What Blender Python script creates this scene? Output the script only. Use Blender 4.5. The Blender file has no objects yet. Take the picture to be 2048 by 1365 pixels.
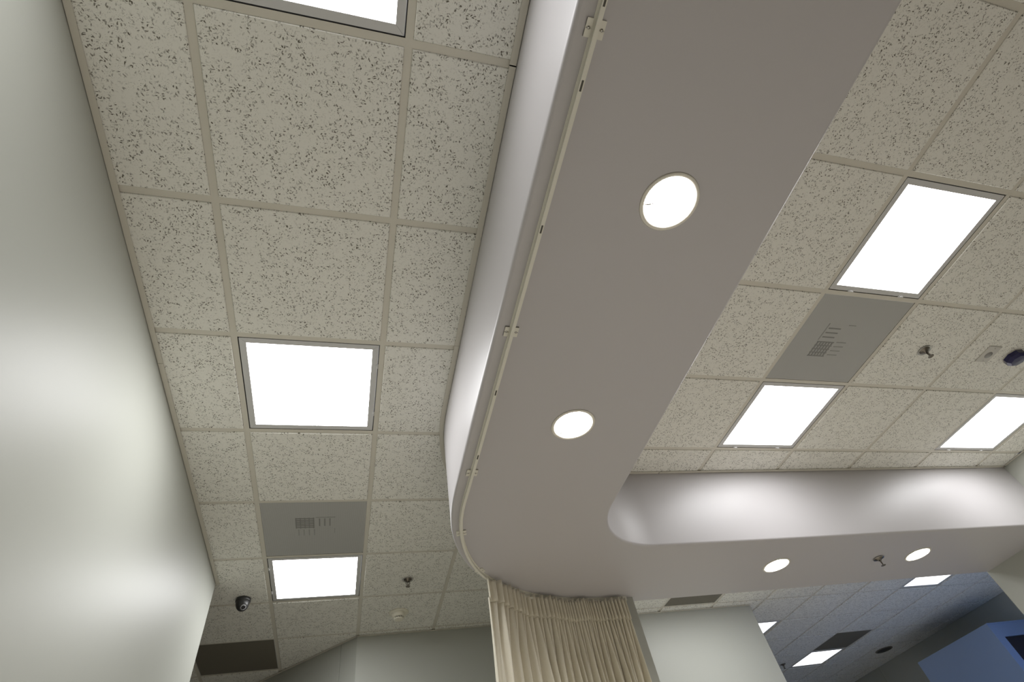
import bpy, bmesh, math, random
from mathutils import Vector, Matrix

random.seed(4)
SC = bpy.context.scene
COL = SC.collection

# ------------------------------------------------------------------ camera
FPX, YAW, PITCH, ROLL = 1053.915, -0.404866, 0.846905, -0.245120
H = 3.05                     # finished ceiling level
S = 2.55                     # underside of the soffit
CAM = Vector((0.549887, -0.356478, 1.186905))
cy_, sy_, cp_, sp_ = math.cos(YAW), math.sin(YAW), math.cos(PITCH), math.sin(PITCH)
cr_, sr_ = math.cos(ROLL), math.sin(ROLL)
fwd = Vector((-sy_ * cp_, cy_ * cp_, sp_))
right = Vector((cy_, sy_, 0))
up = right.cross(fwd)
r2 = right * cr_ + up * sr_
u2 = up * cr_ - right * sr_
cam = bpy.data.cameras.new('camera')
cam.sensor_width = 36.0
cam.lens = FPX / 2048 * 36.0
cam.clip_start = 0.02
camo = bpy.data.objects.new('camera', cam)
COL.objects.link(camo)
m = Matrix((r2, u2, -fwd)).transposed().to_4x4()
m.translation = CAM
camo.matrix_world = m
SC.camera = camo

# ------------------------------------------------------------------ world, exposure
w = bpy.data.worlds.new('daylight')
SC.world = w
w.use_nodes = True
bg = w.node_tree.nodes['Background']
bg.inputs[0].default_value = (0.30, 0.48, 1.0, 1)
bg.inputs[1].default_value = 3.5
SC.view_settings.view_transform = 'Standard'
SC.view_settings.look = 'None'
SC.view_settings.exposure = 0.0
SC.view_settings.gamma = 1.0
SC.view_settings.use_curve_mapping = False
SC.cycles.max_bounces = 6
SC.cycles.diffuse_bounces = 5
SC.cycles.glossy_bounces = 3
SC.cycles.transparent_max_bounces = 4
SC.cycles.use_adaptive_sampling = True
SC.cycles.adaptive_threshold = 0.025
SC.cycles.caustics_reflective = False
SC.cycles.caustics_refractive = False
PANEL = 14.5 
CAN = 160.0                   # downlight lamp radiance

# ------------------------------------------------------------------ materials
MATS = {}


def mat(name, col, rough=0.6, metal=0.0, spec=0.5, bump=None):
    if name in MATS:
        return MATS[name]
    mt = bpy.data.materials.new(name)
    mt.use_nodes = True
    nt = mt.node_tree
    b = nt.nodes['Principled BSDF']
    b.inputs['Base Color'].default_value = (*col, 1)
    b.inputs['Roughness'].default_value = rough
    b.inputs['Metallic'].default_value = metal
    b.inputs['Specular IOR Level'].default_value = spec
    if bump:
        sc, st, dist = bump
        tc = nt.nodes.new('ShaderNodeNewGeometry')
        nz = nt.nodes.new('ShaderNodeTexNoise')
        nz.inputs['Scale'].default_value = sc
        nz.inputs['Detail'].default_value = 3
        nt.links.new(tc.outputs['Position'], nz.inputs['Vector'])
        bp = nt.nodes.new('ShaderNodeBump')
        bp.inputs['Strength'].default_value = st
        bp.inputs['Distance'].default_value = dist
        nt.links.new(nz.outputs['Fac'], bp.inputs['Height'])
        nt.links.new(bp.outputs['Normal'], b.inputs['Normal'])
    MATS[name] = mt
    return mt


def emit(name, col, strength):
    mt = bpy.data.materials.new(name)
    mt.use_nodes = True
    nt = mt.node_tree
    nt.nodes.remove(nt.nodes['Principled BSDF'])
    e = nt.nodes.new('ShaderNodeEmission')
    e.inputs[0].default_value = (*col, 1)
    e.inputs[1].default_value = strength
    nt.links.new(e.outputs[0], nt.nodes['Material Output'].inputs[0])
    MATS[name] = mt
    return mt


def tile_material():
    """mineral-fibre lay-in tile: warm white with short dark fissures and pinholes"""
    mt = bpy.data.materials.new('fissured_tile')
    mt.use_nodes = True
    nt = mt.node_tree
    N, Lk = nt.nodes, nt.links
    b = N['Principled BSDF']
    b.inputs['Roughness'].default_value = 0.95
    b.inputs['Specular IOR Level'].default_value = 0.15
    geo = N.new('ShaderNodeNewGeometry')
    warp = N.new('ShaderNodeTexNoise')
    warp.inputs['Scale'].default_value = 60
    warp.inputs['Detail'].default_value = 2
    Lk.new(geo.outputs['Position'], warp.inputs['Vector'])
    wsub = N.new('ShaderNodeVectorMath'); wsub.operation = 'MULTIPLY_ADD'
    wsub.inputs[1].default_value = (0.012, 0.012, 0)
    Lk.new(warp.outputs['Color'], wsub.inputs[0])
    Lk.new(geo.outputs['Position'], wsub.inputs[2])

    def math_(op, a=None, bb=None, v0=None, v1=None):
        n = N.new('ShaderNodeMath'); n.operation = op
        if a is not None: Lk.new(a, n.inputs[0])
        if bb is not None: Lk.new(bb, n.inputs[1])
        if v0 is not None: n.inputs[0].default_value = v0
        if v1 is not None: n.inputs[1].default_value = v1
        return n.outputs[0]

    def smooth(v, lo, hi, a, bb):
        n = N.new('ShaderNodeMapRange'); n.interpolation_type = 'SMOOTHSTEP'
        n.inputs['From Min'].default_value = lo; n.inputs['From Max'].default_value = hi
        n.inputs['To Min'].default_value = a; n.inputs['To Max'].default_value = bb
        Lk.new(v, n.inputs['Value'])
        return n.outputs[0]

    clus = N.new('ShaderNodeTexNoise')
    clus.inputs['Scale'].default_value = 34
    clus.inputs['Detail'].default_value = 1
    Lk.new(geo.outputs['Position'], clus.inputs['Vector'])
    cl = smooth(clus.outputs['Fac'], 0.36, 0.54, 0.12, 1.0)
    total = None
    for ang, sx, sy, scale, rad, keep in ((20, 1, 2.3, 120, 0.27, 0.42), (84, 1, 2.5, 126, 0.26, 0.42), (146, 1, 2.2, 116, 0.27, 0.42), (0, 1, 1, 230, 0.22, 0.5)):
        mp = N.new('ShaderNodeMapping')
        mp.vector_type = 'TEXTURE'
        mp.inputs['Rotation'].default_value = (0, 0, math.radians(ang))
        mp.inputs['Scale'].default_value = (sx, sy, 1)
        mp.inputs['Location'].default_value = (ang * 0.137, ang * 0.071, 0)
        Lk.new(wsub.outputs[0], mp.inputs['Vector'])
        vo = N.new('ShaderNodeTexVoronoi')
        vo.voronoi_dimensions = '2D'
        vo.inputs['Scale'].default_value = scale
        Lk.new(mp.outputs[0], vo.inputs['Vector'])
        sep = N.new('ShaderNodeSeparateColor')
        Lk.new(vo.outputs['Color'], sep.inputs[0])
        pit = smooth(vo.outputs['Distance'], rad * 0.55, rad, 1.0, 0.0)
        pick = math_('GREATER_THAN', sep.outputs[0], None, None, 1 - keep)
        dep = smooth(sep.outputs[1], 0.0, 1.0, 0.3, 1.0)
        v = math_('MULTIPLY', math_('MULTIPLY', pit, pick), dep)
        v = math_('MULTIPLY', v, cl)
        total = v if total is None else math_('MAXIMUM', total, v)
    mix = N.new('ShaderNodeMix'); mix.data_type = 'RGBA'
    mix.inputs['A'].default_value = (0.84, 0.83, 0.765, 1)
    mix.inputs['B'].default_value = (0.13, 0.115, 0.085, 1)  # shade inside the pits, painted in as dark colour
    Lk.new(total, mix.inputs['Factor'])
    Lk.new(mix.outputs['Result'], b.inputs['Base Color'])
    bp = N.new('ShaderNodeBump'); bp.invert = True
    bp.inputs['Strength'].default_value = 0.35
    bp.inputs['Distance'].default_value = 0.002
    Lk.new(total, bp.inputs['Height'])
    Lk.new(bp.outputs['Normal'], b.inputs['Normal'])
    MATS['tile'] = mt
    return mt


def screen_material(name, col):
    """painted perforated sheet; the holes are finer than a pixel, so they only mottle the tone"""
    mt = mat(name, col, 0.55)
    nt = mt.node_tree
    geo = nt.nodes.new('ShaderNodeNewGeometry')
    wv = nt.nodes.new('ShaderNodeTexWave')
    wv.inputs['Scale'].default_value = 55
    nt.links.new(geo.outputs['Position'], wv.inputs['Vector'])
    mx = nt.nodes.new('ShaderNodeMix'); mx.data_type = 'RGBA'
    mx.inputs['A'].default_value = (*[c * 0.93 for c in col], 1)
    mx.inputs['B'].default_value = (*[c * 1.07 for c in col], 1)
    nt.links.new(wv.outputs['Fac'], mx.inputs['Factor'])
    nt.links.new(mx.outputs['Result'], nt.nodes['Principled BSDF'].inputs['Base Color'])
    return mt


def glass_material():
    mt = bpy.data.materials.new('window_glass')
    mt.use_nodes = True
    nt = mt.node_tree
    b = nt.nodes['Principled BSDF']
    b.inputs['Roughness'].default_value = 0.05
    tr = nt.nodes.new('ShaderNodeBsdfTransparent')
    ms = nt.nodes.new('ShaderNodeMixShader')
    ms.inputs[0].default_value = 0.9
    nt.links.new(b.outputs[0], ms.inputs[1])
    nt.links.new(tr.outputs[0], ms.inputs[2])
    nt.links.new(ms.outputs[0], nt.nodes['Material Output'].inputs[0])
    MATS['glass'] = mt
    return mt


tile_material()
glass_material()
screen_material('screen', (0.43, 0.43, 0.41))
mat('blade', (0.25, 0.25, 0.235), 0.6)
mat('blade_pale', (0.33, 0.33, 0.31), 0.6)
mat('grid', (0.66, 0.63, 0.545), 0.45)
mat('wall', (0.455, 0.465, 0.42), 0.47, spec=0.3, bump=(260, 0.10, 0.0008))
mat('soffit', (0.505, 0.487, 0.49), 0.42, spec=0.5, bump=(300, 0.06, 0.0006))
mat('floor', (0.84, 0.79, 0.715), 0.35, bump=(40, 0.05, 0.001))
mat('dark_absorber', (0.07, 0.05, 0.035), 0.5)  # invented dark finish that soaks up bounce light behind the camera
mat('deck', (0.30, 0.29, 0.27), 0.9)
mat('fixture', (0.62, 0.62, 0.61), 0.4)
mat('fixture_gap', (0.05, 0.05, 0.05), 0.8)
mat('ring', (0.78, 0.75, 0.66), 0.4)
mat('reflector', (0.92, 0.92, 0.90), 0.3)
mat('pan', (0.62, 0.62, 0.58), 0.7)
mat('dark', (0.035, 0.034, 0.03), 0.7)
mat('dark_screen', (0.17, 0.155, 0.12), 0.6)
mat('track', (0.74, 0.72, 0.63), 0.4)
mat('slot', (0.08, 0.075, 0.06), 0.7)
mat('chrome', (0.55, 0.53, 0.50), 0.22, 1.0)
mat('bronze', (0.20, 0.18, 0.15), 0.35, 1.0)
mat('camera_body', (0.035, 0.035, 0.034), 0.35)
mat('lens', (0.004, 0.004, 0.005), 0.06)
mat('lens_ring', (0.30, 0.30, 0.30), 0.35)
mat('plastic', (0.80, 0.77, 0.65), 0.45)
mat('plate', (0.56, 0.54, 0.49), 0.4)
mat('plate_eye', (0.28, 0.27, 0.25), 0.4)
mat('navy', (0.014, 0.012, 0.07), 0.25)
mat('booth_blue', (0.25, 0.34, 0.52), 0.45)  # even bluish base colour of the booth
mat('night_glass', (0.012, 0.013, 0.03), 0.15)
for nm_, k_ in (('strip', 1.22), ('near', 0.95), ('room', 0.97), ('back', 0.2), ('bay', 1.9)): emit('diffuser_' + nm_, (0.99, 0.99, 1.0), PANEL * k_)
emit('lamp', (1.0, 0.97, 0.93), CAN)


def cloth_material():
    mt = bpy.data.materials.new('curtain_cloth')
    mt.use_nodes = True
    nt = mt.node_tree
    b = nt.nodes['Principled BSDF']
    b.inputs['Roughness'].default_value = 0.85
    b.inputs['Sheen Weight'].default_value = 0.2
    b.inputs['Specular IOR Level'].default_value = 0.2
    geo = nt.nodes.new('ShaderNodeNewGeometry')
    nz = nt.nodes.new('ShaderNodeTexNoise')
    nz.inputs['Scale'].default_value = 400
    nt.links.new(geo.outputs['Position'], nz.inputs['Vector'])
    mix = nt.nodes.new('ShaderNodeMix'); mix.data_type = 'RGBA'
    mix.inputs['A'].default_value = (0.79, 0.745, 0.61, 1)
    mix.inputs['B'].default_value = (0.87, 0.825, 0.70, 1)
    nt.links.new(nz.outputs['Fac'], mix.inputs['Factor'])
    nt.links.new(mix.outputs['Result'], b.inputs['Base Color'])
    MATS['cloth'] = mt


cloth_material()


# ------------------------------------------------------------------ mesh helpers
class MB:
    def __init__(self):
        self.v, self.f, self.sm = [], [], []

    def quad(self, ids, smooth=False):
        self.f.append(tuple(ids)); self.sm.append(smooth)

    def box(self, x0, x1, y0, y1, z0, z1):
        n = len(self.v)
        self.v += [(x0, y0, z0), (x1, y0, z0), (x1, y1, z0), (x0, y1, z0), (x0, y0, z1), (x1, y0, z1), (x1, y1, z1), (x0, y1, z1)]
        for q in ((3, 2, 1, 0), (4, 5, 6, 7), (0, 1, 5, 4), (1, 2, 6, 5), (2, 3, 7, 6), (3, 0, 4, 7)):
            self.quad([n + i for i in q])
        return self

    def rings(self, loops, close_start=True, close_end=True, smooth=False):
        """loops: equally long closed vertex loops"""
        k = len(loops[0]); n = len(self.v)
        for lp in loops: self.v += [tuple(p) for p in lp]
        for a in range(len(loops) - 1):
            for i in range(k):
                j = (i + 1) % k
                self.quad((n + a * k + i, n + a * k + j, n + (a + 1) * k + j, n + (a + 1) * k + i), smooth)
        if close_start: self.quad([n + i for i in reversed(range(k))])
        if close_end: self.quad([n + (len(loops) - 1) * k + i for i in range(k)])
        return self

    def lathe(self, prof, cx=0, cy=0, seg=32, smooth=True, cs=True, ce=True):
        loops = [[(cx + r * math.cos(2 * math.pi * i / seg), cy + r * math.sin(2 * math.pi * i / seg), z) for i in range(seg)] for r, z in prof]
        return self.rings(loops, cs, ce, smooth)

    def tube(self, p0, p1, r, seg=8):
        p0, p1 = Vector(p0), Vector(p1)
        d = (p1 - p0).normalized()
        a = d.orthogonal().normalized(); b = d.cross(a)
        loops = [[p + (a * math.cos(2 * math.pi * i / seg) + b * math.sin(2 * math.pi * i / seg)) * r for i in range(seg)] for p in (p0, p1)]
        return self.rings(loops, smooth=True)

    def prism(self, poly, z0, z1):
        return self.rings([[(x, y, z0) for x, y in poly], [(x, y, z1) for x, y in poly]])

    def mesh(self, name, mname):
        me = bpy.data.meshes.new(name)
        me.from_pydata(self.v, [], self.f)
        bm = bmesh.new(); bm.from_mesh(me)
        bmesh.ops.recalc_face_normals(bm, faces=bm.faces)
        bm.to_mesh(me); bm.free()
        for p, s in zip(me.polygons, self.sm): p.use_smooth = s
        me.materials.append(MATS[mname])
        return me

    def build(self, name, mname, parent=None):
        return put(name, self.mesh(name, mname), parent)


def put(name, me, parent=None, loc=None):
    o = bpy.data.objects.new(name, me)
    COL.objects.link(o)
    if parent is not None: o.parent = parent
    if loc is not None: o.location = loc
    return o


def tag(o, label, cat=None, group=None, kind=None):
    o['label'] = label
    if cat: o['category'] = cat
    if group: o['group'] = group
    if kind: o['kind'] = kind
    return o


def thing(name, label, cat, loc=(0, 0, 0), rz=0.0, group=None):
    e = bpy.data.objects.new(name, None)
    e.empty_display_size = 0.1
    COL.objects.link(e)
    e.location = loc
    e.rotation_euler = (0, 0, rz)
    return tag(e, label, cat, group)


def struct(o, label):
    o['kind'] = 'structure'
    o['label'] = label
    return o


# ------------------------------------------------------------------ room shell
NEAR = -1.7
ZT = 3.044            # walls under the lay-in ceiling stop here
ZD = 3.26             # underside of the deck above
XL, XR, XF = -0.31, 5.45, 8.1
YB = 4.335            # back wall
XBE = 4.357           # its free end
YE = 8.2


def slope(x):          # the far run of the soffit leans a touch towards the camera on the right
    return -0.022 * (x - 2.3)


struct(MB().box(-3.0, 8.4, NEAR - 0.2, YE + 0.2, -0.1, 0.0).build('floor', 'floor'), 'tan sheet vinyl floor')
struct(MB().box(XL - 0.13, XL, NEAR, 3.335, 0, ZT).build('wall_left', 'wall'), 'cream semi-gloss wall running along the ceiling edge')
struct(MB().box(-2.72, XR + 0.14, NEAR - 0.12, NEAR, 0, ZD).build('wall_front', 'dark_absorber'), 'unseen wall behind the camera, made dark to absorb light')  # unseen wall, darkened and set close to dim the near end
struct(MB().box(XR, XR + 0.14, NEAR, 2.82, 0, ZT).build('wall_right', 'wall'), 'cream wall at the end of the soffit')
struct(MB().box(0.608, XBE, YB, YB + 0.14, 0, ZT).build('wall_back', 'wall'), 'cream wall behind the curtain with free end')
struct(MB().box(XBE - 0.14, XBE, YB + 0.14, YE, 0, ZT).build('wall_return', 'wall'), 'cream return wall of the back room')
struct(MB().box(XF, XF + 0.12, 2.7, YE, 0, ZD).build('wall_far', 'wall'), 'dim grey-green far wall of the back room')
struct(MB().box(XBE - 0.3, XF + 0.12, YE, YE + 0.12, 0, ZD).build('wall_end', 'wall'), 'dim end wall of the back room')
struct(MB().box(-2.72, -2.6, NEAR, 7.9, 0, ZD).build('wall_corridor', 'wall'), 'cream corridor wall past the left wall')
# diagonal wall, two boards with a narrow vertical joint between them
dd = Vector((-1, 1, 0)).normalized(); dn = Vector((1, 1, 0)).normalized()
P0 = Vector((0.608, 4.335, 0))


def diag(a, b, off=0.0, thick=0.12):
    q = [P0 + dd * a + dn * off, P0 + dd * b + dn * off, P0 + dd * b + dn * (off + thick), P0 + dd * a + dn * (off + thick)]
    return [(p.x, p.y) for p in q]


wd = struct(MB().prism(diag(0.0, 4.8, 0.012), 0, ZT).build('wall_diagonal', 'wall'), 'cream diagonal wall at the corridor corner')
MB().prism(diag(0.0, 0.168, 0.0, 0.012), 0, ZT).build('wall_panel', 'wall', wd)
MB().prism(diag(0.173, 4.8, 0.0, 0.012), 0, ZT).build('wall_panel', 'wall', wd)
# partition closing the curtained bay
pw = MB()
pw.box(2.21, 2.292, 2.815, 2.90, 0, S - 0.001)
pw.box(2.21, 2.292, 2.90, YB, 0, ZT)
struct(pw.build('wall_partition', 'wall'), 'narrow cream wall end beside the curtain')
# wall of the back room off to the right, opening added for bluish daylight
wn = MB()
Y0, Y1 = 2.70, 2.82
wn.box(XR + 0.14, 6.0, Y0, Y1, 0, ZD)
wn.box(7.9, XF, Y0, Y1, 0, ZD)
wn.box(6.0, 7.9, Y0, Y1, 0, 0.9)
wn.box(6.0, 7.9, Y0, Y1, 2.3, ZD)
struct(wn.build('wall_assumed_window', 'wall'), 'cream wall of the back room holding the assumed window')
wi = MB()
for x in (6.0, 6.93, 7.85): wi.box(x, x + 0.05, Y0 + 0.03, Y1 - 0.03, 0.9, 2.3)
for z in (0.9, 2.25): wi.box(6.05, 7.85, Y0 + 0.03, Y1 - 0.03, z, z + 0.05)
wio = struct(wi.build('window_assumed', 'fixture'), 'assumed unseen window of the back room, added for bluish daylight')  # assumed window out of view, added to let bluish light onto the booth
for x in (6.05, 6.98): MB().box(x, x + 0.87, 2.757, 2.763, 0.95, 2.25).build('pane', 'glass', wio)
# ------------------------------------------------------------------ ceiling: deck, tees, tiles
deck = struct(MB().box(-2.72, XR + 0.14, NEAR - 0.12, 2.75, ZD, ZD + 0.1).box(-2.72, XF + 0.12, 2.75, YE + 0.12, ZD, ZD + 0.1).build('ceiling', 'deck'),
              'suspended ceiling of fissured cream tiles in a metal grid')
# side closure of the plenum next to the open air
MB().box(XR, XR + 0.14, NEAR, 2.82, ZT + 0.03, ZD).build('plenum_closure', 'deck', deck)
TW = 0.024
_cache = {}


def tile_mesh(wx, wy):
    key = (round(wx, 4), round(wy, 4))
    if key in _cache: return _cache[key]
    a, b = wx / 2, wy / 2
    def lp(i, z): return [(-a + i, -b + i, z), (a - i, -b + i, z), (a - i, b - i, z), (-a + i, b - i, z)]
    e = TW / 2 + 0.0015
    mb = MB().rings([lp(e + 0.0025, -0.0045), lp(e, -0.002), lp(e, 0.0016), lp(0.003, 0.0016), lp(0.003, 0.014)])
    _cache[key] = mb.mesh('ceiling_tile', 'tile')
    return _cache[key]


def tee_mesh(kind, ln, along):
    key = (kind, round(ln, 4), along)
    if key in _cache: return _cache[key]
    h = ln / 2; t = TW / 2
    mb = MB()
    if along == 'y':
        mb.box(-t, t, -h, h, 0, 0.0012); mb.box(-0.0015, 0.0015, -h, h, 0.0012, 0.03)
    else:
        mb.box(-h, h, -t, t, 0.0001, 0.0012); mb.box(-h, h, -0.0015, 0.0015, 0.0012, 0.03)
    _cache[key] = mb.mesh(kind, 'grid')
    return _cache[key]


def zone(xs, ys, skip=(), tee_x=None, tee_y=None, have=None):
    """xs, ys: line positions; outer lines that are not tees are left out of tee_x / tee_y"""
    tee_x = xs if tee_x is None else tee_x
    tee_y = ys if tee_y is None else tee_y
    for i in range(len(xs) - 1):
        for j in range(len(ys) - 1):
            if have and not have(i, j): continue
            cx, cyy = (xs[i] + xs[i + 1]) / 2, (ys[j] + ys[j + 1]) / 2
            if (i, j) not in skip:
                put('ceiling_tile', tile_mesh(xs[i + 1] - xs[i], ys[j + 1] - ys[j]), deck, (cx, cyy, H))
            if ys[j] in tee_y:
                put('cross_tee', tee_mesh('cross_tee', xs[i + 1] - xs[i] - TW, 'x'), deck, (cx, ys[j], H))
    for i, x in enumerate(xs):
        if x not in tee_x: continue
        run = [j for j in range(len(ys) - 1) if (not have) or have(min(i, len(xs) - 2), j) or (i > 0 and have(i - 1, j))]
        if run:
            a, b = ys[run[0]], ys[run[-1] + 1]
            put('main_tee', tee_mesh('main_tee', b - a, 'y'), deck, (x, (a + b) / 2, H))


g = 0.6096
# strip between left wall and soffit
LYs = [NEAR] + [k * g for k in range(-2, 6)]
zone([XL, 0.0, g, 0.955], LYs[:5], skip={(1, 2)}, tee_x=[0.0, g], tee_y=LYs[1:])
zone([XL, 0.0, g, 2 * g, 3 * g, 2.21], LYs[4:], skip={(1, 1), (1, 3)}, tee_x=[0.0, g, 2 * g, 3 * g], have=lambda i, j: i < 3 or (i == 3 and j >= 1) or (i == 4 and j >= 2))
# bay past the end of the left wall
BYs = [5 * g, 6 * g, 7 * g, 8 * g, 9 * g, 10 * g, 11 * g, 12 * g]
zone([-2.6, -4 * g, -3 * g, -2 * g, -g, 0.0, g, 2 * g, 3 * g, 2.21], BYs, skip={(5, 0), (4, 2)}, tee_x=[-4 * g, -3 * g, -2 * g, -g, 0.0, g, 2 * g, 3 * g],
     have=lambda i, j: (j <= 2 or i <= 5) and (j <= 3 or i <= 4) and (j <= 4 or i <= 3))
# room on the right, inside the soffit
RX0, RY0 = 2.70475, 0.10013
RXs = [1.772] + [RX0 + k * g for k in range(-1, 5)] + [XR]
RYs = [NEAR] + [RY0 + k * g for k in range(-2, 4)] + [2.19]
zone(RXs, RYs, skip={(2, 3), (2, 4), (2, 5), (5, 5)}, tee_x=RXs[1:-1], tee_y=RYs[1:-1])
# back room beyond the soffit
px, py = 0.57, 0.555
QXs = [2.292] + [4.48 + k * px for k in range(-3, 7)] + [XF]
QYs = [2.62, 3.125] + [3.68 + k * py for k in range(0, 9)]
QSKIP = {(2, 1), (2, 2), (4, 4), (7, 6), (7, 5), (7, 2)}
zone(QXs, QYs, skip=QSKIP, tee_x=QXs[1:-1], tee_y=QYs[1:-1], have=lambda i, j: j <= 3 or i >= 3)


def cell(xs, ys, i, j):
    return (xs[i] + xs[i + 1]) / 2, (ys[j] + ys[j + 1]) / 2, xs[i + 1] - xs[i], ys[j + 1] - ys[j]


def angle_strip(pts, wdt=0.022, name='wall_angle'):
    """painted edge trim: follows pts (2-D), flange laid to the left of the direction of travel"""
    n = len(pts); offs = []
    for k in range(n):
        a = Vector(pts[max(k - 1, 0)]); b = Vector(pts[min(k + 1, n - 1)])
        d = (b - a).normalized(); nn = Vector((-d.y, d.x))
        offs.append(Vector(pts[k]) + nn * wdt)
    mb = MB()
    loops = []
    for p, q in zip(pts, offs):
        g0 = Vector(p) + (q - Vector(p)) * 0.08
        loops.append([(g0.x, g0.y, H - 0.0088), (q.x, q.y, H - 0.0088), (q.x, q.y, H - 0.0072), (g0.x, g0.y, H - 0.0072)])
    mb.rings(loops)
    return mb.build(name, 'grid', deck)


angle_strip([(XL, 3.352), (XL, 1.4)]).name = 'wall_angle'
angle_strip([(XL, 1.398), (XL, NEAR)])
angle_strip([(0.608, YB), (0.608 + 1.65, YB)][::-1])
angle_strip([(P0.x - 0.0, P0.y), (P0.x + dd.x * 4.4, P0.y + dd.y * 4.4)][::1])
angle_strip([(XBE, YB), (2.292, YB)])
angle_strip([(XR, NEAR), (XR, 2.1)])

# ------------------------------------------------------------------ soffit
def outer_curve():
    pts = [(0.955, NEAR), (0.955, -0.6), (0.955, 0.4), (0.955, 1.2)]
    cx, cyy, rx, ry, n = 2.25, 1.62, 1.295, 1.27, 2.15
    for k in range(0, 37):
        t = math.pi / 2 * k / 36
        pts.append((cx - rx * math.cos(t) ** (2 / n), cyy + ry * math.sin(t) ** (2 / n)))
    for x in (2.8, 3.6, 4.5, XR): pts.append((x, 2.89 + slope(x)))
    return pts


def inner_curve():
    pts = [(1.772, NEAR), (1.772, -0.6), (1.772, 0.4), (1.772, 1.2)]
    cx, cyy, r = 2.2, 1.752, 0.428
    for k in range(0, 25):
        t = math.pi / 2 * k / 24
        pts.append((cx - r * math.cos(t), cyy + r * math.sin(t)))
    for x in (2.8, 3.6, 4.5, XR): pts.append((x, 2.18 + slope(x)))
    return pts


def offset(pts, d):
    """shift an open polyline by d to the right of its direction (2-D)"""
    out = []
    n = len(pts)
    for k in range(n):
        a = Vector(pts[max(k - 1, 0)]); b = Vector(pts[min(k + 1, n - 1)])
        t = (b - a).normalized()
        out.append((pts[k][0] + t.y * d, pts[k][1] - t.x * d))
    return out


OUT, INN = outer_curve(), inner_curve()
DOWN = [(1.383, 0.181), (1.380, 1.173), (3.211, 2.494), (4.387, 2.452)]
RB = 0.013
mb = MB()
for base, sgn in ((OUT, 1), (INN, -1)):
    prof = [(0.0, H + 0.012), (0.0, S + RB)] + [(RB * (1 - math.cos(a)), S + RB * (1 - math.sin(a))) for a in (math.pi / 8, math.pi / 4, 3 * math.pi / 8, math.pi / 2)]
    prev = None
    for dd_, z in prof:
        row = [(x, y, z) for x, y in offset(base, sgn * dd_)]
        n0 = len(mb.v); mb.v += row
        if prev is not None:
            for k in range(len(row) - 1): mb.quad((prev + k, prev + k + 1, n0 + k + 1, n0 + k), True)
        prev = n0
me = mb.mesh('ceiling_soffit', 'soffit')
bm = bmesh.new(); bm.from_mesh(me)
# recalc may flip one strip: outward is away from the soffit body
for f in bm.faces:
    c = f.calc_center_median()
    f.smooth = True
edges = []
bo = offset(OUT, RB); bi = offset(INN, -RB)
loop = bo + bi[::-1]
vs = [bm.verts.new((x, y, S)) for x, y in loop]
for k in range(len(vs)): edges.append(bm.edges.new((vs[k], vs[(k + 1) % len(vs)])))
for cx, cyy in DOWN:
    hv = [bm.verts.new((cx + 0.082 * math.cos(2 * math.pi * i / 40), cyy + 0.082 * math.sin(2 * math.pi * i / 40), S)) for i in range(40)]
    for k in range(40): edges.append(bm.edges.new((hv[k], hv[(k + 1) % 40])))
r = bmesh.ops.triangle_fill(bm, use_beauty=True, use_dissolve=False, edges=edges, normal=(0, 0, -1))
for f in r['geom']:
    if isinstance(f, bmesh.types.BMFace): f.smooth = False
bm.to_mesh(me); bm.free()
soff = struct(put('ceiling_soffit', me), 'mauve-grey painted soffit with rounded corner')
ca = [p for p in OUT if p[1] < 2.75]
angle_strip([p for p in ca if p[1] <= 0.05] + [(0.955, 0.004)], 0.024)
angle_strip([(0.955, 0.0), (0.955, 0.5), (0.955, 1.2)], 0.024)
angle_strip([(0.955, 1.202)] + [p for p in ca if p[1] > 1.25], 0.024)
angle_strip([(x, 2.18 + slope(x)) for x in (2.414, 2.8, 3.6, 4.5, XR)], -0.022)
angle_strip([p for p in INN if p[0] < 2.19] + [(x, 2.18 + slope(x)) for x in (2.25, 2.408)], -0.022)

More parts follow.
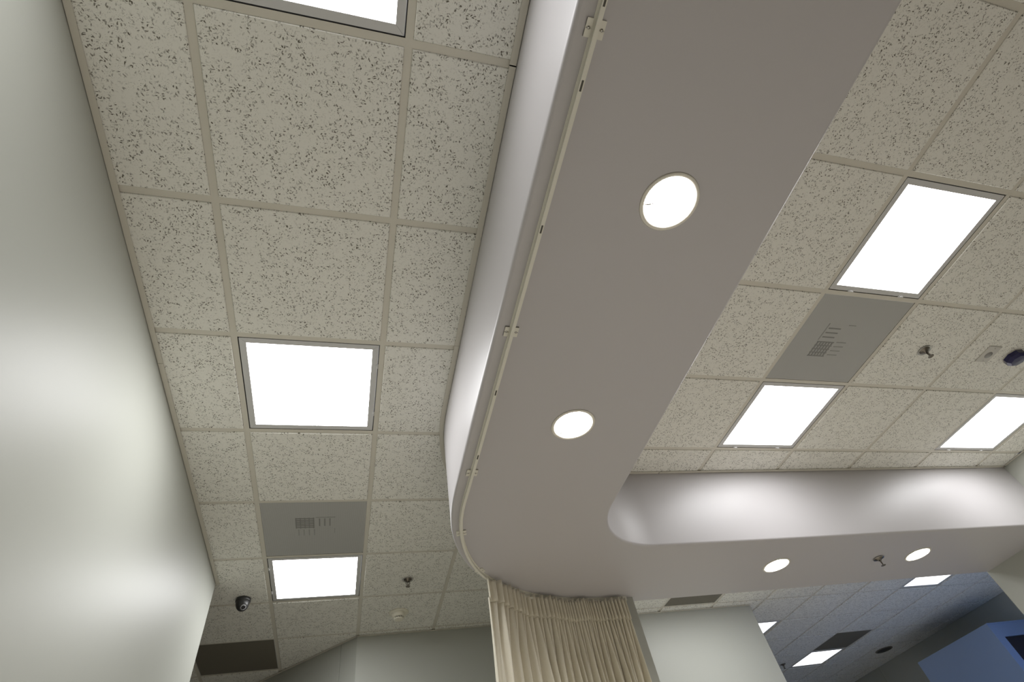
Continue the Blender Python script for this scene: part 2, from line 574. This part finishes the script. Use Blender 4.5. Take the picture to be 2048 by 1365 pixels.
# ------------------------------------------------------------------ troffers
def troffer(c, label, latch='e', lamp='strip', group='square ceiling lights'):
    cx, cyy, wx, wy = c
    t = thing('ceiling_light', label, 'ceiling light', (cx, cyy, H), 0, group)
    a, b = wx / 2 - TW / 2 - 0.002, wy / 2 - TW / 2 - 0.002
    fr = 0.027
    hs = MB()
    hs.box(-a, a, -b, b, 0.062, 0.07)
    for s in (-1, 1):
        hs.box(s * a - 0.001, s * a + 0.001, -b, b, 0.004, 0.062)
        hs.box(-a, a, s * b - 0.001, s * b + 0.001, 0.004, 0.062)
    hs.build('housing', 'fixture_gap', t)
    a -= 0.0025; b -= 0.0025

    def bar(poly):
        m_ = MB()
        m_.rings([[(x, y, 0.0005) for x, y in poly], [(x, y, 0.010) for x, y in poly]])
        return m_
    ai, bi_ = a - fr, b - fr
    G = 0.0004
    # four mitred door-frame members
    f = MB()
    for poly in ([(-a + G, -b), (a - G, -b), (ai - G, -bi_), (-ai + G, -bi_)], [(-a + G, b), (a - G, b), (ai - G, bi_), (-ai + G, bi_)],
                 [(-a, -b + G), (-a, b - G), (-ai, bi_ - G), (-ai, -bi_ + G)], [(a, -b + G), (a, b - G), (ai, bi_ - G), (ai, -bi_ + G)]):
        f.rings([[(x, y, 0.0003) for x, y in poly], [(x, y, 0.010) for x, y in poly]])
    f.build('frame', 'fixture', t)
    d = MB(); n = len(d.v)
    d.v += [(-ai, -bi_, 0.006), (ai, -bi_, 0.006), (ai, bi_, 0.006), (-ai, bi_, 0.006)]
    d.quad((0, 3, 2, 1))
    me_ = bpy.data.meshes.new('diffuser'); me_.from_pydata(d.v, [], d.f); me_.materials.append(MATS['diffuser_' + lamp])
    put('diffuser', me_, t)
    for s in (-0.56, 0.56):
        l = MB()
        if latch in 'ew':
            x = (a - 0.001) * (1 if latch == 'e' else -1)
            l.box(x - 0.005, x + 0.005, s * b - 0.012, s * b + 0.012, -0.004, 0.001)
            l.box(x - 0.002, x + 0.002, s * b - 0.004, s * b + 0.016, -0.0065, -0.004)
        else:
            y = (b - 0.001) * (1 if latch == 'n' else -1)
            l.box(s * a - 0.012, s * a + 0.012, y - 0.005, y + 0.005, -0.004, 0.001)
            l.box(s * a - 0.004, s * a + 0.016, y - 0.002, y + 0.002, -0.0065, -0.004)
        l.build('latch', 'fixture', t)
    return t


troffer((g / 2, -g / 2, g, g), 'square ceiling light cut off by the top of the picture', 'e', 'near')
troffer((g / 2, 2.5 * g, g, g), 'lone square ceiling light in the middle of the narrow strip beside the wall', 'e')
troffer((g / 2, 5.5 * g, g, g), 'square ceiling light next to the perforated grille and dark dome camera', 'w')
troffer(cell(RXs, RYs, 2, 3), 'largest square ceiling light of the room to the right of the soffit', 'n', 'room')
troffer(cell(RXs, RYs, 2, 5), 'square ceiling light between a perforated grille and the rounded soffit corner', 'n', 'room')
troffer(cell(RXs, RYs, 5, 5), 'square ceiling light cut off by the right edge of the picture', 'n', 'room')
troffer(cell(QXs, QYs, 4, 4), 'small square ceiling light half hidden by the free end of the cream wall', 'e', 'back')
troffer(cell(QXs, QYs, 7, 6), 'square ceiling light in the back room touching the grey panel', 'e', 'back')
troffer(cell(QXs, QYs, 7, 2), 'square ceiling light in the back room half hidden by the soffit edge', 'e', 'back')

troffer(cell(QXs, QYs, 2, 1), 'assumed square ceiling light, unseen behind the soffit above the cream wall', 'e', 'bay')  # assumed fixture out of view, added to brighten the wall below

# ------------------------------------------------------------------ perforated grilles
def grille(c, label, rz=0.0, off=0.0, dark=False):
    cx, cyy, wx, wy = c
    t = thing('air_grille', label, 'grille', (cx, cyy, H), rz, 'ceiling air grilles')
    a, b = wx / 2 - TW / 2 - 0.004, wy / 2 - TW / 2 - 0.004
    fc = MB(); fc.v += [(-a, -b, 0.0015), (a, -b, 0.0015), (a, b, 0.0015), (-a, b, 0.0015)]; fc.quad((3, 2, 1, 0))
    fc.build('perforated_face', 'dark_screen' if dark else 'screen', t)
    rim = MB()
    for s in (-1, 1):
        rim.box(s * a - 0.003, s * a + 0.003, -b, b, 0.0022, 0.012)
        rim.box(-a, a, s * b - 0.003, s * b + 0.003, 0.0022, 0.012)
    rim.build('rim', 'fixture', t)
    MB().box(-a, a, -b, b, 0.030, 0.032).build('back_pan', 'pan', t)
    if not dark:
        # deflector blades showing through the sheet: crossed in one quadrant, parallel in two others
        def blade(x0, x1, y0, y1, m_='blade', z=0.0002):
            MB().box(x0 * 1.1, x1 * 1.1, y0 * 1.15 - 0.03, y1 * 1.15 - 0.03, z, z + 0.0012).build('deflector_blade', m_, t)
        for k in range(6): blade(-0.10, -0.004, -0.085 + k * 0.0165, -0.077 + k * 0.0165)
        for k in range(5): blade(-0.100 + k * 0.0225, -0.0945 + k * 0.0225, -0.088, 0.010, z=0.0004)
        for k in range(3): blade(0.020 + k * 0.027, 0.0265 + k * 0.027, -0.078, -0.010)
        blade(0.004, 0.105, -0.092, -0.087, 'blade_pale')
        for k in range(4): blade(-0.088 + k * 0.027, -0.083 + k * 0.027, 0.024, 0.078, 'blade_pale')
        blade(0.101, 0.105, 0.02, 0.06, 'blade_pale')
    return t


grille((g / 2, 4.5 * g, g, g), 'perforated grey air grille between two plain tiles in the strip beside the wall')
grille((-g / 2, 7.5 * g, g, g), 'dark return air grille beside the diagonal wall', dark=True)
grille(cell(RXs, RYs, 2, 4), 'perforated grey air grille between two square ceiling lights', rz=-math.pi / 2)
grille(cell(QXs, QYs, 2, 2), 'brownish return air grille just above the cream wall behind the soffit', dark=True)
grille(cell(QXs, QYs, 7, 5), 'dim grey air grille in the back room beside its square light', dark=True)

# ------------------------------------------------------------------ downlights
DL = ['large round downlight nearest the top of the soffit', 'round downlight in the soffit just before its rounded corner',
      'round downlight in the far run of the soffit above the cream wall', 'round downlight in the far run of the soffit next to the sprinkler']
for k, ((cx, cyy), lab) in enumerate(zip(DOWN, DL)):
    t = thing('recessed_downlight', lab, 'downlight', (cx, cyy, S), 0, 'round downlights in the soffit')
    MB().lathe([(0.0795, -0.0005), (0.080, -0.003), (0.085, -0.0045), (0.091, -0.0035), (0.0935, -0.0004), (0.081, -0.0002), (0.0795, -0.0005)], seg=48, cs=False, ce=False).build('trim_ring', 'ring', t)
    MB().lathe([(0.0795, -0.001), (0.078, 0.012), (0.070, 0.030), (0.064, 0.040)], seg=48, cs=False, ce=False).build('reflector', 'reflector', t)
    lm = MB().lathe([(0.0001, 0.036), (0.064, 0.038)], seg=48, cs=False, ce=False)
    lm.build('lens', 'lamp', t)
    MB().lathe([(0.0805, 0.0005), (0.0805, 0.14), (0.0001, 0.141)], seg=32, cs=False, ce=False).build('can', 'fixture_gap', t)
    if k < 2:
        hk = MB()
        ang = 2.9 if k == 0 else 2.2
        ca_, sa_ = math.cos(ang), math.sin(ang)
        pr_, pz = [0.078, 0.066, 0.055, 0.047], [0.004, 0.000, 0.001, 0.008]
        for q in range(3):
            hk.tube((pr_[q] * ca_, pr_[q] * sa_, pz[q]), (pr_[q + 1] * ca_, pr_[q + 1] * sa_, pz[q + 1]), 0.0035)
        hk.build('spring_clip', 'fixture', t)


# ------------------------------------------------------------------ sprinklers
def sprinkler(x, y, z, label, rz=0.3):
    t = thing('fire_sprinkler', label, 'sprinkler', (x, y, z), rz, 'ceiling sprinklers')
    MB().lathe([(0.0135, -0.001), (0.034, -0.0015), (0.0375, -0.005), (0.0365, -0.0065), (0.030, -0.004), (0.0135, -0.008)], seg=28, cs=False, ce=False).build('escutcheon', 'chrome', t)
    MB().lathe([(0.030, -0.0042), (0.0285, -0.006), (0.014, -0.010), (0.012, -0.020), (0.0001, -0.020)], seg=20, cs=False, ce=False).build('body', 'bronze', t)
    for s in (-1, 1):
        a = MB()
        a.tube((s * 0.012, 0, -0.018), (s * 0.013, 0, -0.034), 0.0028)
        a.tube((s * 0.013, 0, -0.034), (s * 0.003, 0, -0.050), 0.0028)
        a.build('frame_arm', 'bronze', t)
    MB().tube((0, 0, -0.018), (0, 0, -0.050), 0.0022).build('glass_bulb', 'bronze', t)
    d = MB().lathe([(0.0001, -0.049), (0.007, -0.050), (0.0165, -0.0535), (0.0155, -0.055), (0.006, -0.0525), (0.0001, -0.052)], seg=12, smooth=False, cs=False, ce=False)
    d.build('deflector', 'bronze', t)
    return t


sprinkler(0.925, 3.42, H - 0.004, 'brass sprinkler in the tile above the smoke detector', 0.1)
sprinkler(3.63, 1.02, H - 0.004, 'chrome sprinkler in a tile near the blue dome', 0.7)
sprinkler(4.045, 2.472, S, 'dark sprinkler under the far run of the soffit', 0.5)
sprinkler(5.97, 6.24, H - 0.004, 'tiny sprinkler in the back room beside the wall end', 0.2)

# ------------------------------------------------------------------ smoke detector
t = thing('smoke_detector', 'cream round smoke detector on a tile near the back wall', 'smoke detector', (0.905, 3.95, H - 0.0045))
MB().lathe([(0.0001, 0), (0.076, 0), (0.076, -0.006), (0.069, -0.011), (0.0001, -0.011)], seg=40, cs=False, ce=False).build('base', 'plastic', t)
MB().lathe([(0.055, -0.011), (0.054, -0.022), (0.046, -0.034), (0.040, -0.037), (0.0001, -0.037)], seg=40, cs=False, ce=False).build('body', 'plastic', t)
MB().lathe([(0.0335, -0.036), (0.0335, -0.048), (0.0001, -0.048)], seg=32, cs=False, ce=False).build('sensing_chamber', 'slot', t)
MB().lathe([(0.0001, -0.047), (0.038, -0.047), (0.037, -0.053), (0.028, -0.056), (0.0001, -0.057)], seg=36, cs=False, ce=False).build('cap', 'plastic', t)
for k in range(14):
    a = 2 * math.pi * k / 14
    MB().tube((0.0355 * math.cos(a), 0.0355 * math.sin(a), -0.036), (0.0355 * math.cos(a), 0.0355 * math.sin(a), -0.048), 0.0032, 6).build('vent_rib', 'plastic', t)

# ------------------------------------------------------------------ dome camera
t = thing('security_camera', 'small black dome security camera beside the square light', 'camera', (-0.166, 3.575, H - 0.0045))
MB().lathe([(0.0001, 0), (0.047, 0), (0.0485, -0.004), (0.048, -0.018), (0.045, -0.024), (0.0001, -0.024)], seg=40, cs=False, ce=False).build('base', 'camera_body', t)
ball = MB()
seg = 28; prof = [(0.0445, -0.020), (0.0435, -0.034), (0.040, -0.050), (0.033, -0.066), (0.022, -0.078), (0.010, -0.084), (0.0001, -0.085)]
loops = []
for rr, z in prof:
    sh = 0.10 * (z + 0.02)
    loops.append([(rr * math.cos(2 * math.pi * i / seg) + sh * -0.5, rr * math.sin(2 * math.pi * i / seg) + sh, z) for i in range(seg)])
ball.rings(loops, False, False, True)
ball.build('eyeball', 'camera_body', t)
ld = Vector((0.36, -0.62, -0.70)).normalized()
c0 = Vector((0.0, -0.004, -0.040))
qa = ld.orthogonal().normalized(); qb = ld.cross(qa)


def disc_ring(prof_, seg_=24):
    m_ = MB()
    m_.rings([[c0 + ld * h_ + (qa * math.cos(2 * math.pi * i / seg_) + qb * math.sin(2 * math.pi * i / seg_)) * r_ for i in range(seg_)] for r_, h_ in prof_], True, True, True)
    return m_


disc_ring([(0.024, 0.028), (0.024, 0.040), (0.0215, 0.0425)]).build('lens_housing', 'camera_body', t)
disc_ring([(0.0175, 0.0425), (0.0175, 0.0440), (0.0155, 0.0440)]).build('lens_ring', 'lens_ring', t)
disc_ring([(0.0135, 0.0435), (0.0125, 0.0455), (0.006, 0.0470)]).build('lens', 'lens', t)

# ------------------------------------------------------------------ ceiling plate and blue dome
t = thing('sensor_plate', 'small grey rectangular plate with a round eye beside the blue dome', 'sensor', (4.128, 1.012, H - 0.0047), 0.0)
pl = MB()
pl.rings([[(-0.05, -0.062, 0), (0.05, -0.062, 0), (0.05, 0.062, 0), (-0.05, 0.062, 0)], [(-0.05, -0.062, -0.004), (0.05, -0.062, -0.004), (0.05, 0.062, -0.004), (-0.05, 0.062, -0.004)],
          [(-0.047, -0.059, -0.0062), (0.047, -0.059, -0.0062), (0.047, 0.059, -0.0062), (-0.047, 0.059, -0.0062)]])
pl.build('plate', 'plate', t)
MB().lathe([(0.0245, -0.006), (0.0235, -0.008), (0.0001, -0.0085)], 0.0, 0.004, 28, cs=False, ce=False).build('round_eye', 'plate_eye', t)
for s in (-1, 1):
    MB().lathe([(0.0035, -0.006), (0.003, -0.0073), (0.0001, -0.0075)], 0.0, s * 0.047, 10, cs=False, ce=False).build('screw', 'chrome', t)
t = thing('strobe_dome', 'dark blue faceted dome on the ceiling at the right edge', 'dome', (4.330, 1.012, H - 0.0047), 0.2)
MB().lathe([(0.0001, 0), (0.060, 0), (0.060, -0.006), (0.0001, -0.006)], seg=8, smooth=False, cs=False, ce=False).build('base', 'plate', t)
MB().lathe([(0.058, -0.006), (0.058, -0.030), (0.044, -0.046), (0.0001, -0.050)], seg=8, smooth=False, cs=False, ce=False).build('lens', 'navy', t)

# ------------------------------------------------------------------ ceiling speaker and booth in the back room
t = thing('ceiling_speaker', 'dark round ceiling speaker near the far wall', 'speaker', (7.56, 6.13, H - 0.0046))
MB().lathe([(0.0001, 0), (0.115, 0), (0.115, -0.006), (0.100, -0.009), (0.098, -0.004)], seg=36, cs=False, ce=False).build('rim', 'dark_screen', t)
MB().lathe([(0.0985, -0.005), (0.06, -0.0075), (0.0001, -0.008)], seg=36, cs=False, ce=False).build('mesh_cover', 'dark', t)
t = thing('booth', 'pale blue boxy booth with a dark window against the far wall', 'booth', (7.4, 4.51, 0))
bw = MB()
bx, byy, bz = XF - 7.4 - 0.002, 1.12, 2.72
bw.box(0, bx, 0.03, byy, 0, bz)
bw.box(0, 0.115, 0, 0.03, 0, bz); bw.box(0.115, bx, 0, 0.03, 2.575, bz); bw.box(0.115, bx, 0, 0.03, 0, 1.2)
bw.build('body', 'booth_blue', t)
MB().box(0.117, bx - 0.002, 0.018, 0.028, 1.202, 2.573).build('window_pane', 'night_glass', t)
MB().box(-0.008, bx, -0.008, 0.004, bz - 0.012, bz).build('edge_trim', 'booth_blue', t)
# joint in the far wall covering
struct(MB().box(XF - 0.004, XF - 0.0005, 6.905, 6.918, 0, 3.03).build('trim_1', 'wall'), 'thin vertical joint strip on the far wall')

# ------------------------------------------------------------------ curtain track
def arc_path(pts, step=0.02):
    P = [Vector(p) for p in pts]; out = [P[0]]
    for a, b in zip(P[:-1], P[1:]):
        n = max(1, int((b - a).length / step))
        for k in range(1, n + 1): out.append(a + (b - a) * k / n)
    return out


def track_gap(x, y):
    if y < 1.6: return 0.056
    if x < 1.2: return 0.056 - 0.022 * (y - 1.6) / 0.8
    return 0.034 + 0.054 * min(1.0, (x - 1.2) / 1.0)


tp = []
for (x, y), (xo, yo) in zip(OUT, offset(OUT, 1.0)):
    k_ = track_gap(x, y)
    q_ = (x + (xo - x) * k_, y + (yo - y) * k_)
    if q_[0] < 2.205: tp.append(q_)
tp.append((2.212, tp[-1][1] + 0.003))
TP = arc_path(tp, 0.03)


def sweep(path, prof, zbase):
    loops = []
    n = len(path)
    for k in range(n):
        a, b = path[max(k - 1, 0)], path[min(k + 1, n - 1)]
        d = (b - a).normalized(); nn = Vector((d.y, -d.x))
        loops.append([(path[k].x + nn.x * u, path[k].y + nn.y * u, zbase + z) for u, z in prof])
    return MB().rings(loops)


tr = thing('curtain_track', 'slim cream curtain track curving along the underside of the soffit', 'curtain track', (0, 0, 0))
sweep(TP, [(-0.009, 0), (0.009, 0), (0.009, -0.003), (0.003, -0.0045), (0.003, -0.016), (0.0058, -0.0185), (0.0058, -0.022), (-0.0058, -0.022), (-0.0058, -0.0185), (-0.003, -0.016), (-0.003, -0.0045), (-0.009, -0.003)], S).build('rail', 'track', tr)


def at_track(y=None, x=None):
    best = min(range(len(TP)), key=lambda k: abs((TP[k].y - y) if y is not None else (TP[k].x - x)))
    a, b = TP[max(best - 1, 0)], TP[min(best + 1, len(TP) - 1)]
    return TP[best], (b - a).normalized()


for yv in (-0.20, 0.70, 1.50, 1.98, 2.36):
    p, d = at_track(y=yv)
    nn = Vector((d.y, -d.x))
    c = MB()
    for s in (-1, 1):
        for e in (-1, 1):
            q = p + nn * (s * 0.0165) + d * (e * 0.011)
            lo = [q + d * i * 0.009 + nn * j * 0.0075 for i, j in ((-1, -1), (1, -1), (1, 1), (-1, 1))]
            c.rings([[(v_.x, v_.y, S) for v_ in lo], [(v_.x, v_.y, S - 0.006) for v_ in lo]])
        q = p + nn * (s * 0.016)
        lo = [q + d * i * 0.02 + nn * j * 0.008 for i, j in ((-1, -1), (1, -1), (1, 1), (-1, 1))]
        c.rings([[(v_.x, v_.y, S) for v_ in lo], [(v_.x, v_.y, S - 0.003) for v_ in lo]])
    cl_ = c.build('mounting_clip', 'track', tr)
    for s in (-1, 1):
        q = p + nn * (s * 0.0165)
        MB().lathe([(0.0042, S - 0.003), (0.0036, S - 0.0072), (0.0001, S - 0.0075)], q.x, q.y, 12, cs=False, ce=False).build('screw', 'chrome', cl_)
for yv in (-0.28, -0.08, 0.30, 0.99, 1.36):
    p, d = at_track(y=yv); nn = Vector((d.y, -d.x))
    lo = [p + d * i * 0.013 + nn * j * 0.0026 for i, j in ((-1, -1), (1, -1), (1, 1), (-1, 1))]
    MB().rings([[(v_.x, v_.y, S - 0.0215) for v_ in lo], [(v_.x, v_.y, S - 0.0224) for v_ in lo]]).build('entry_slot', 'slot', tr)
p, d = TP[-1], (TP[-1] - TP[-3]).normalized()
MB().box(p.x - 0.002, p.x + 0.026, p.y - 0.014, p.y + 0.014, S - 0.026, S - 0.0005).build('end_cap', 'track', tr)

# ------------------------------------------------------------------ curtain
cur = thing('privacy_curtain', 'beige pleated curtain hanging from the track at the rounded soffit corner', 'curtain', (0, 0, 0))
k0 = min(range(len(TP)), key=lambda k: (TP[k] - Vector((1.225, 2.405))).length)
CP = arc_path([tuple(p) for p in TP[k0:]], 0.004)
ss = [0.0]
for a, b in zip(CP[:-1], CP[1:]): ss.append(ss[-1] + (b - a).length)
LEN = ss[-1]


def cpoint(s):
    s = min(max(s, 0), LEN - 1e-6)
    import bisect
    k = max(0, min(len(ss) - 2, bisect.bisect_right(ss, s) - 1))
    f = (s - ss[k]) / (ss[k + 1] - ss[k])
    p = CP[k].lerp(CP[k + 1], f)
    a, b = CP[max(k - 3, 0)], CP[min(k + 4, len(CP) - 1)]
    d = (b - a).normalized()
    return p, Vector((d.y, -d.x)), d


rnd = random.Random(11)
NP = 40
# pleat crest positions: dense towards the wall end, loose at the leading edge
raw = [0.0]
for k in range(NP):
    u = k / NP
    raw.append(raw[-1] + (1.9 - 1.1 * min(1, u * 2.2)) * rnd.uniform(0.75, 1.25))
crest = [r_ / raw[-1] * LEN for r_ in raw]


def phase(s):
    import bisect
    k = max(0, min(NP - 1, bisect.bisect_right(crest, s) - 1))
    return k + (s - crest[k]) / (crest[k + 1] - crest[k])


def jitter(k, salt):
    return random.Random(k * 7919 + salt).uniform(-1, 1)


ZH0, ZH1 = S - 0.026, S - 0.146
NU = 760


def fold(s, z):
    """offset of the cloth from the track line, towards the camera positive"""
    ph = phase(s)
    tri = math.cos(2 * math.pi * ph)
    tri = math.copysign(abs(tri) ** 0.5, tri)             # flat crests between deep valleys
    k = int(ph)
    low = max(0.0, min(1.0, (ZH1 - z) / 0.7))
    amp = 0.026 * (1 + 0.25 * jitter(k, 1))
    # lower down neighbouring pleats merge into wider, deeper folds
    ph2 = ph * 0.5 + 0.10 * math.sin(ph * 0.9) + 0.5 * low * 0.3 * math.sin(ph * 0.37 + 1.1)
    wide = math.cos(2 * math.pi * ph2)
    wide = math.copysign(abs(wide) ** 0.65, wide)
    lead = min(1.0, s / 0.10)
    return (amp * tri * (1 - 0.65 * low) + 0.045 * wide * low + 0.010 * math.sin(ph * 0.55 + 2.0 * low)) * (0.35 + 0.65 * lead)


def cloth(zs, name, front, thick_out=0.0, parent=cur):
    m_ = MB()
    rows = []
    for zi, z in enumerate(zs):
        n0 = len(m_.v); rows.append(n0)
        low = max(0.0, min(1.0, (ZH1 - z) / 1.4))
        for k in range(NU + 1):
            s = LEN * k / NU
            p, nn, d = cpoint(s)
            off = fold(s, min(z, ZH1 - 0.0) if name != 'heading' else ZH1) + front
            lean = 0.030 * low * math.sin(phase(s) * 0.8)
            spread = -0.11 * low * max(0, 1 - s / 0.30)
            scal = 0.004 * jitter(int(phase(s)), 5) if (name == 'heading' and zi == len(zs) - 1) else 0.0
            top = 0.006 * math.cos(2 * math.pi * phase(s) * 0.5) if (name == 'heading' and zi == 0) else 0.0
            q = p + nn * off + d * (lean + spread)
            m_.v.append((q.x, q.y, z + scal + top))
    for a in range(len(zs) - 1):
        for k in range(NU):
            m_.quad((rows[a] + k, rows[a] + k + 1, rows[a + 1] + k + 1, rows[a + 1] + k), True)
    o = m_.build(name, 'cloth', parent)
    sol = o.modifiers.new('thickness', 'SOLIDIFY'); sol.thickness = 0.002; sol.offset = 0
    return o


cloth([ZH0 - (ZH0 - ZH1) * k / 6 for k in range(7)], 'heading', 0.014)
cloth([ZH1 + 0.02, ZH1 - 0.01] + [ZH1 - 0.04 - 2.1 * (k / 34) ** 1.5 for k in range(35)], 'cloth_panel', 0.006)
# carriers between rail and heading
for k in range(1, NP, 3):
    p, nn, d = cpoint(crest[k])
    h_ = MB()
    h_.tube((p.x, p.y, S - 0.0222), (p.x, p.y, S - 0.032), 0.003, 6)
    h_.tube((p.x, p.y, S - 0.030), (p.x + nn.x * 0.008, p.y + nn.y * 0.008, S - 0.046), 0.0022, 6)
    h_.build('carrier_hook', 'slot', cur)
